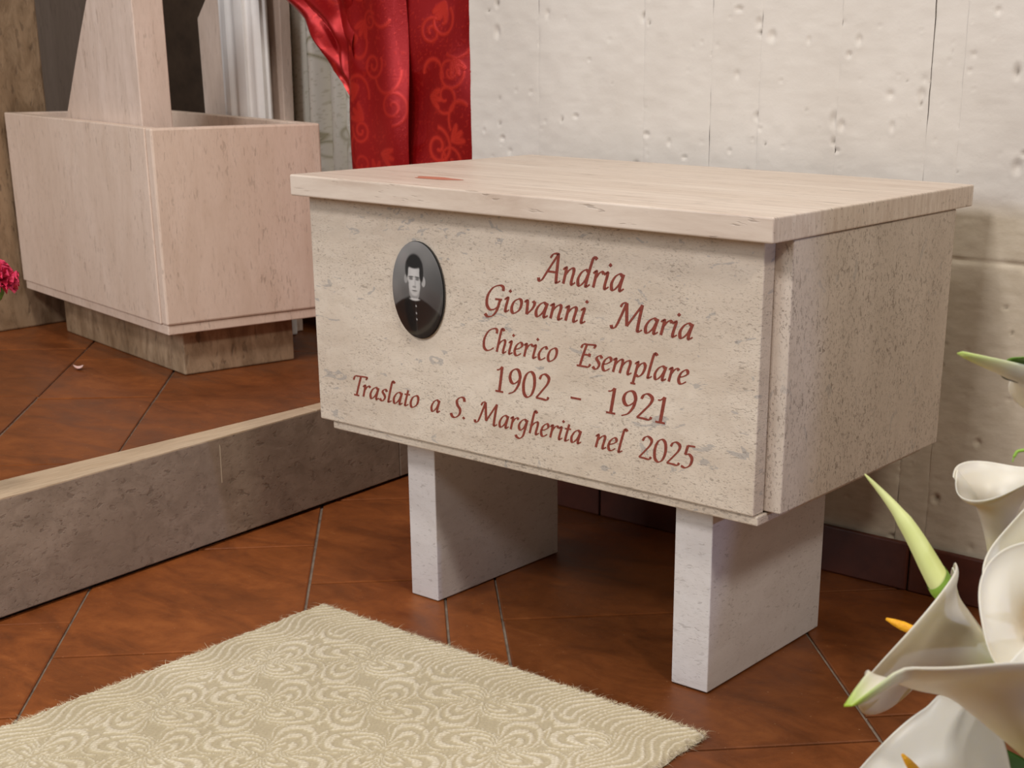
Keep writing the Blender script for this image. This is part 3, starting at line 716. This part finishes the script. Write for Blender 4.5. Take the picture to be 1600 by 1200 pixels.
def lily(label, base, mouth, tip, spad=True, stem_to=None, sp_len=.6, sp_tilt=(0, 0), **kw):
    base = Vector(base); t = thing('calla_lily', label, 'flower', tuple(base), 'white calla lilies in the bouquet')
    Mx = frame(mouth, tip); P, g, th = spathe(**kw)
    W = P@np.array(Mx).T+np.array(base)
    me = grid('spathe', W, {'green': g, 'throat': th})
    o = link('spathe', me, LILY, t)
    md = o.modifiers.new('solid', 'SOLIDIFY'); md.thickness = .0009; md.offset = 0
    L = kw.get('L', .12)
    if spad:
        pts = []; rad = []
        for k in range(13):
            s = k/12; pts.append(base+Mx@Vector((sp_tilt[0]*s*s, sp_tilt[1]*s*s, .012+L*sp_len*s))); rad.append(.0046*(1-.25*s)*(1 if k < 11 else (.75 if k == 11 else .3)))
        link('spadix', tube('spadix', pts, rad, 12), SPADIX, t)
    ax = Mx@Vector((0, 0, 1)); p0 = base+ax*.008
    if stem_to is not None:
        e = Vector(stem_to); p1 = base-ax*.05
        pts = [Vector(q) for q in crom([p0, p1, (p1+e)/2+Vector((0, 0, .01)), e], 8)]
        link('stem', tube('stem', pts, .0055, 10), STEM, t)
    return t
RT, UP, TO = _r, _u, -_f     # image right, image up, towards the viewer (world-space vectors)
sv = lambda k: VASE_C+Vector((.016*math.cos(k*2.1), .016*math.sin(k*2.1), .185))
lily('white calla lily seen from behind, green curled tip pointing at the floor tiles, lowest right', at(1645, 1205, 1.03), UP*.84-RT*.50+TO*.16, -RT*.80+TO*.62+UP*.05,
     spad=False, stem_to=sv(0), L=.112, R=.050, flare=.30, tail=.052, back=.22, front=.60, power=1.15, seed=1)
lily('white calla lily at the bottom edge with yellow spadix low inside its mouth', at(1525, 1328, 1.10), -RT*.55+UP*.66+TO*.45, -RT*.3+UP*.9,
     stem_to=sv(1), L=.085, R=.046, flare=.45, tail=.008, back=.05, front=.95, seed=2, sp_len=1.18, power=1.15, tipg=0)
lily('white calla lily in profile, long rolled lip reaching left, yellow spadix tip showing', at(1565, 1045, 1.12), -RT*.86+UP*.38-TO*.30, -RT*.62-UP*.62+TO*.45,
     stem_to=sv(2), L=.074, R=.046, flare=.42, tail=.012, back=.14, front=.92, power=1.05, seed=4, sp_len=1.08, tipg=0)
lily('round white calla lily facing the viewer, cut off by the right edge', at(1640, 988, 1.09), TO*.90-RT*.30+UP*.25, UP*.9+RT*.3,
     stem_to=sv(3), L=.070, R=.032, flare=.55, tail=.006, back=.02, front=.97, seed=5, sp_len=.85, tipg=0)
lily('white calla lily with a square flared rim, highest against the tan wall', at(1560, 890, 1.22), UP*.92-RT*.10+TO*.36, RT*.9-UP*.05+TO*.3,
     spad=False, stem_to=sv(4), L=.086, R=.028, flare=.42, tail=.006, back=.04, front=.97, seed=7.6, power=1.9, wav=.003, tipg=0)
lily('calla lily with a yellow-green throat, between the square rimmed and round lilies', at(1668, 968, 1.18), -RT*.30+UP*.50+TO*.78, RT*.2+UP*.9,
     spad=False, stem_to=sv(5), L=.090, R=.040, flare=.32, tail=.01, back=.25, front=.9, seed=8, throat=2.0, thu=1.05, power=1.15, tipg=0)
lily('white calla lily at upper right with a long tip pointing left at the chest', at(1724, 831, 1.12), UP*.977+RT*.18, -RT*.564+TO*.22+UP*.822,
     spad=False, stem_to=sv(6), L=.100, R=.040, flare=.45, tail=.066, back=.02, front=.85, power=1.5, seed=3, tipg=.75)
# bud
b0, b1 = at(1482, 934, 1.14), at(1357, 737, 1.14)
bud = thing('calla_bud', 'closed pale yellow-green calla bud leaning towards the chest', 'flower bud', tuple(b0))
ax = (b1-b0); n = 40; nv = 40
u = np.linspace(0, 1, n)[:, None]*np.ones((1, nv)); v = np.linspace(0, 2*np.pi*1.15, nv)[None]*np.ones((n, 1))
Rb = .0092*np.clip(1-u, 0, 1)**.75*(1+.0*u)+.0006; Rb = Rb*np.interp(u, [0, .08, .3, .6, .66, .9, 1], [.75, .95, 1, 1.05, .92, .8, .8])
Rb = Rb*(1+.10*v/(2*np.pi))
fr = np.array(frame(ax, RT)); Lb = ax.length
P = np.stack([Rb*np.cos(v)+.006*np.sin(u*np.pi*1.2)*u, Rb*np.sin(v), u*Lb], -1)@fr.T+np.array(b0)
o = link('rolled_spathe', grid('rolled_spathe', P), BUDM, bud)
uu = np.linspace(0, 1, 12)[:, None]*(.10+.11*(.5+.5*np.cos(v[:1]-.9)))      # oblique upper edge
Rc = np.interp(uu, u[:, 0], Rb[:, 0]/(1+0))*1.07
Pc = np.stack([Rc*(1+.10*v[:1]/(2*np.pi))*np.cos(v[:1])+.006*np.sin(uu*np.pi*1.2)*uu, Rc*(1+.10*v[:1]/(2*np.pi))*np.sin(v[:1]), uu*Lb], -1)@fr.T+np.array(b0)
link('green_base', grid('green_base', Pc), CALYX, bud)
link('stem', tube('stem', [Vector(q) for q in crom([b0+ax*.02, b0-ax.normalized()*.05, (b0+sv(7))/2-Vector((0, 0, .02)), sv(7)], 8)], .0055, 10), STEM, bud)
# leaves
def blade(name, label, cat, pts, W, mat, bend=.3, group=None, side=RT):
    C_ = crom([tuple(p) for p in pts], 10); n = len(C_); nv = 13; T = np.gradient(C_, axis=0); T /= np.linalg.norm(T, axis=1)[:, None]
    s = np.array(side); Sd = s-(T@s)[:, None]*T; Sd /= np.linalg.norm(Sd, axis=1)[:, None]; Nn = np.cross(T, Sd)
    tt = np.linspace(0, 1, n); wv = W*np.sin(np.pi*np.clip(tt, .0, 1)**.8)**.8+.0008
    q = np.linspace(-1, 1, nv)
    P = C_[:, None]+Sd[:, None]*(wv[:, None]*q)[..., None]+Nn[:, None]*(bend*wv[:, None]*(np.abs(q)-.0))[..., None]
    me = grid(name, P); o = single(name, me, mat, label, cat, group)
    md = o.modifiers.new('solid', 'SOLIDIFY'); md.thickness = .0008; return o
blade('leaf', 'broad dark green leaf under the round calla lily', 'leaf', [sv(8), at(1700, 1190, 1.17), at(1590, 1075, 1.17), at(1505, 985, 1.18)], .026, LEAFM, .25, 'leaves in the bouquet')
blade('leaf', 'glossy mid-green leaf with lighter ridge behind lowest calla lilies', 'leaf', [sv(9), at(1720, 1230, 1.14), at(1640, 1110, 1.15), at(1545, 1015, 1.16)], .016, LEAFB, .3, 'leaves in the bouquet')
blade('leaf', 'dark green leaf filling the gap at the bottom right corner', 'leaf', [sv(10), at(1690, 1330, 1.13), at(1590, 1215, 1.13), at(1520, 1150, 1.14)], .022, LEAFM, .25, 'leaves in the bouquet')
# ivy leaf on its twig
tw = thing('ivy_twig', 'dark twig with one small round bright green leaf, upper right edge', 'twig', tuple(at(1563, 577, 1.08)))
link('stalk', tube('stalk', [Vector(q) for q in crom([at(1564, 576, 1.08), at(1566, 586, 1.08), at(1573, 591, 1.08), at(1590, 596, 1.08), at(1640, 612, 1.09), at(1720, 700, 1.10)], 6)], .0011, 8), plain('twig_brown', srgb(70, 66, 34), .7, srgb(52, 46, 28), 90), tw)
link('tendril', tube('tendril', [Vector(q) for q in crom([at(1584, 593, 1.08), at(1580, 586, 1.08), at(1581, 579, 1.078), at(1590, 576, 1.077)], 6)], .0006, 6), LEAFB, tw)
cl = at(1603, 569, 1.075); nn = 24; ring = []
A_ = np.linspace(0, 2*np.pi, nn, endpoint=False); rr = np.linspace(0, 1, 7)[:, None]
ca, sa = np.cos(A_)[None], np.sin(A_)[None]
rad = .0165*(1+.12*np.cos(A_+.4))[None]
P = (np.array(cl)+(rr*rad*ca)[..., None]*np.array(RT)+(rr*rad*.38*sa)[..., None]*np.array(UP)+(rr*rad*.85*sa)[..., None]*np.array(TO)+(.002*rr*rr*np.cos(2*A_)[None])[..., None]*np.array(UP))
o = link('leaf_blade', grid('leaf_blade', np.transpose(P, (1, 0, 2)), closed_u=True), LEAFB, tw); md = o.modifiers.new('solid', 'SOLIDIFY'); md.thickness = .0006
single('flower_tail', tube('flower_tail', [Vector(q) for q in crom([at(1582, 722, 1.1), at(1586, 711, 1.1), at(1596, 704, 1.1), at(1640, 706, 1.1), at(1700, 760, 1.1)], 8)], [.0005]*6+[.0012]*27, 8), CALYX, 'thin curled yellow-green flower tail at the right edge', 'flower tail')
# vase standing just outside the frame
prf = [(.0, .002), (.05, .002), (.058, .02), (.066, .08), (.056, .14), (.044, .175), (.05, .19), (.045, .19), (.038, .172), (.05, .13), (.056, .08), (.0, .02)]
pr = crom(prf, 4); A_ = np.linspace(0, 2*np.pi, 40, endpoint=False)
P = np.stack([VASE_C.x+pr[None, :, 0]*np.cos(A_)[:, None], VASE_C.y+pr[None, :, 0]*np.sin(A_)[:, None], np.clip(pr[None, :, 1], .001, 1)*np.ones((40, 1))], -1)
single('vase', grid('vase', P, closed_u=True), WHITE_PL, 'white vase on the floor holding the calla lilies', 'vase')

# ================================================================== CARNATION, FALLEN PETAL
def petal_mat(name, a, b):
    t = NT(name); n = t.noise(t.coord(), 60, 3, .6); t.col(t.mix(t.ramp(n, [(.35, BW(0)), (.7, BW(1))]), a, b)); t.rough(.6); t.b.inputs['Subsurface Weight'].default_value = .2
    t.b.inputs['Subsurface Radius'].default_value = (.004, .002, .002); return t.m
PINK = petal_mat('carnation_pink', srgb(226, 70, 104), srgb(202, 40, 78))
cc = at(-7, 430, 2.2)
car = thing('carnation', 'deep pink ruffled carnation bloom cut off by the left edge', 'flower', tuple(cc-Vector((0, 0, .03))))
r_ = random.Random(5)
for k in range(34):
    th = k*2.39996; el = math.asin(1-2*(k+.5)/34*.78); d = Vector((math.cos(th)*math.cos(el), math.sin(th)*math.cos(el), math.sin(el)))
    Mx = frame(d, Vector((-math.sin(th), math.cos(th), .2)))
    nu_, nv_ = 7, 13; a = np.linspace(0, 1, nu_)[:, None]*np.ones((1, nv_)); b = np.linspace(-1, 1, nv_)[None]*np.ones((nu_, 1))
    ph = r_.uniform(0, 6); Lp = .029*r_.uniform(.88, 1.08)
    P = np.stack([b*.013*a**.7, (.004*np.sin(b*9+ph)+.003*np.sin(b*17+ph))*a**2, Lp*a*(1-.10*b*b+.05*np.sin(b*22+ph)*a)], -1)
    W = P@np.array(Mx).T+np.array(cc-Vector((0, 0, .008)))
    link('petal', grid('petal', W), PINK, car)
link('calyx', tube('calyx', [cc-Vector((0, 0, .008)), cc-Vector((0, 0, .025)), cc-Vector((0, 0, .034))], [.010, .009, .004], 10), STEM, car)
cv = Vector((cc.x-.13, cc.y-.17, HP+.10))
link('stem', tube('stem', [Vector(q) for q in crom([cc-Vector((0, 0, .033)), cc-Vector((.030, .022, .09)), cv+Vector((.02, .02, .05)), cv], 8)], .003, 8), STEM, car)
P = np.stack([cv.x+pr[None, :, 0]*.7*np.cos(np.linspace(0, 2*np.pi, 40, endpoint=False))[:, None], cv.y+pr[None, :, 0]*.7*np.sin(np.linspace(0, 2*np.pi, 40, endpoint=False))[:, None], HP+.001+pr[None, :, 1]*.8*np.ones((40, 1))], -1)
single('vase', grid('vase', P, closed_u=True), plain('dark_vase', srgb(58, 44, 36), .4), 'small dark vase on the platform holding the pink carnation', 'vase')
# fallen petal on the platform
pc = Vector((-.935, .228, HP+.002)); a = np.linspace(0, 1, 10)[:, None]*np.ones((1, 24)); b = np.linspace(0, 2*np.pi, 24, endpoint=False)[None]*np.ones((10, 1))
P = np.stack([pc.x+.013*a*np.cos(b)+.003*a*a, pc.y+.008*a*np.sin(b), pc.z+.006*(a**2)*(1+.4*np.sin(b*2))], -1)
o = single('petal', grid('petal', np.transpose(P, (1, 0, 2)), closed_u=True), petal_mat('pale_petal', srgb(236, 206, 196), srgb(214, 160, 150)), 'pale pink petal fallen on the platform tiles before the planter', 'petal')
md = o.modifiers.new('solid', 'SOLIDIFY'); md.thickness = .001
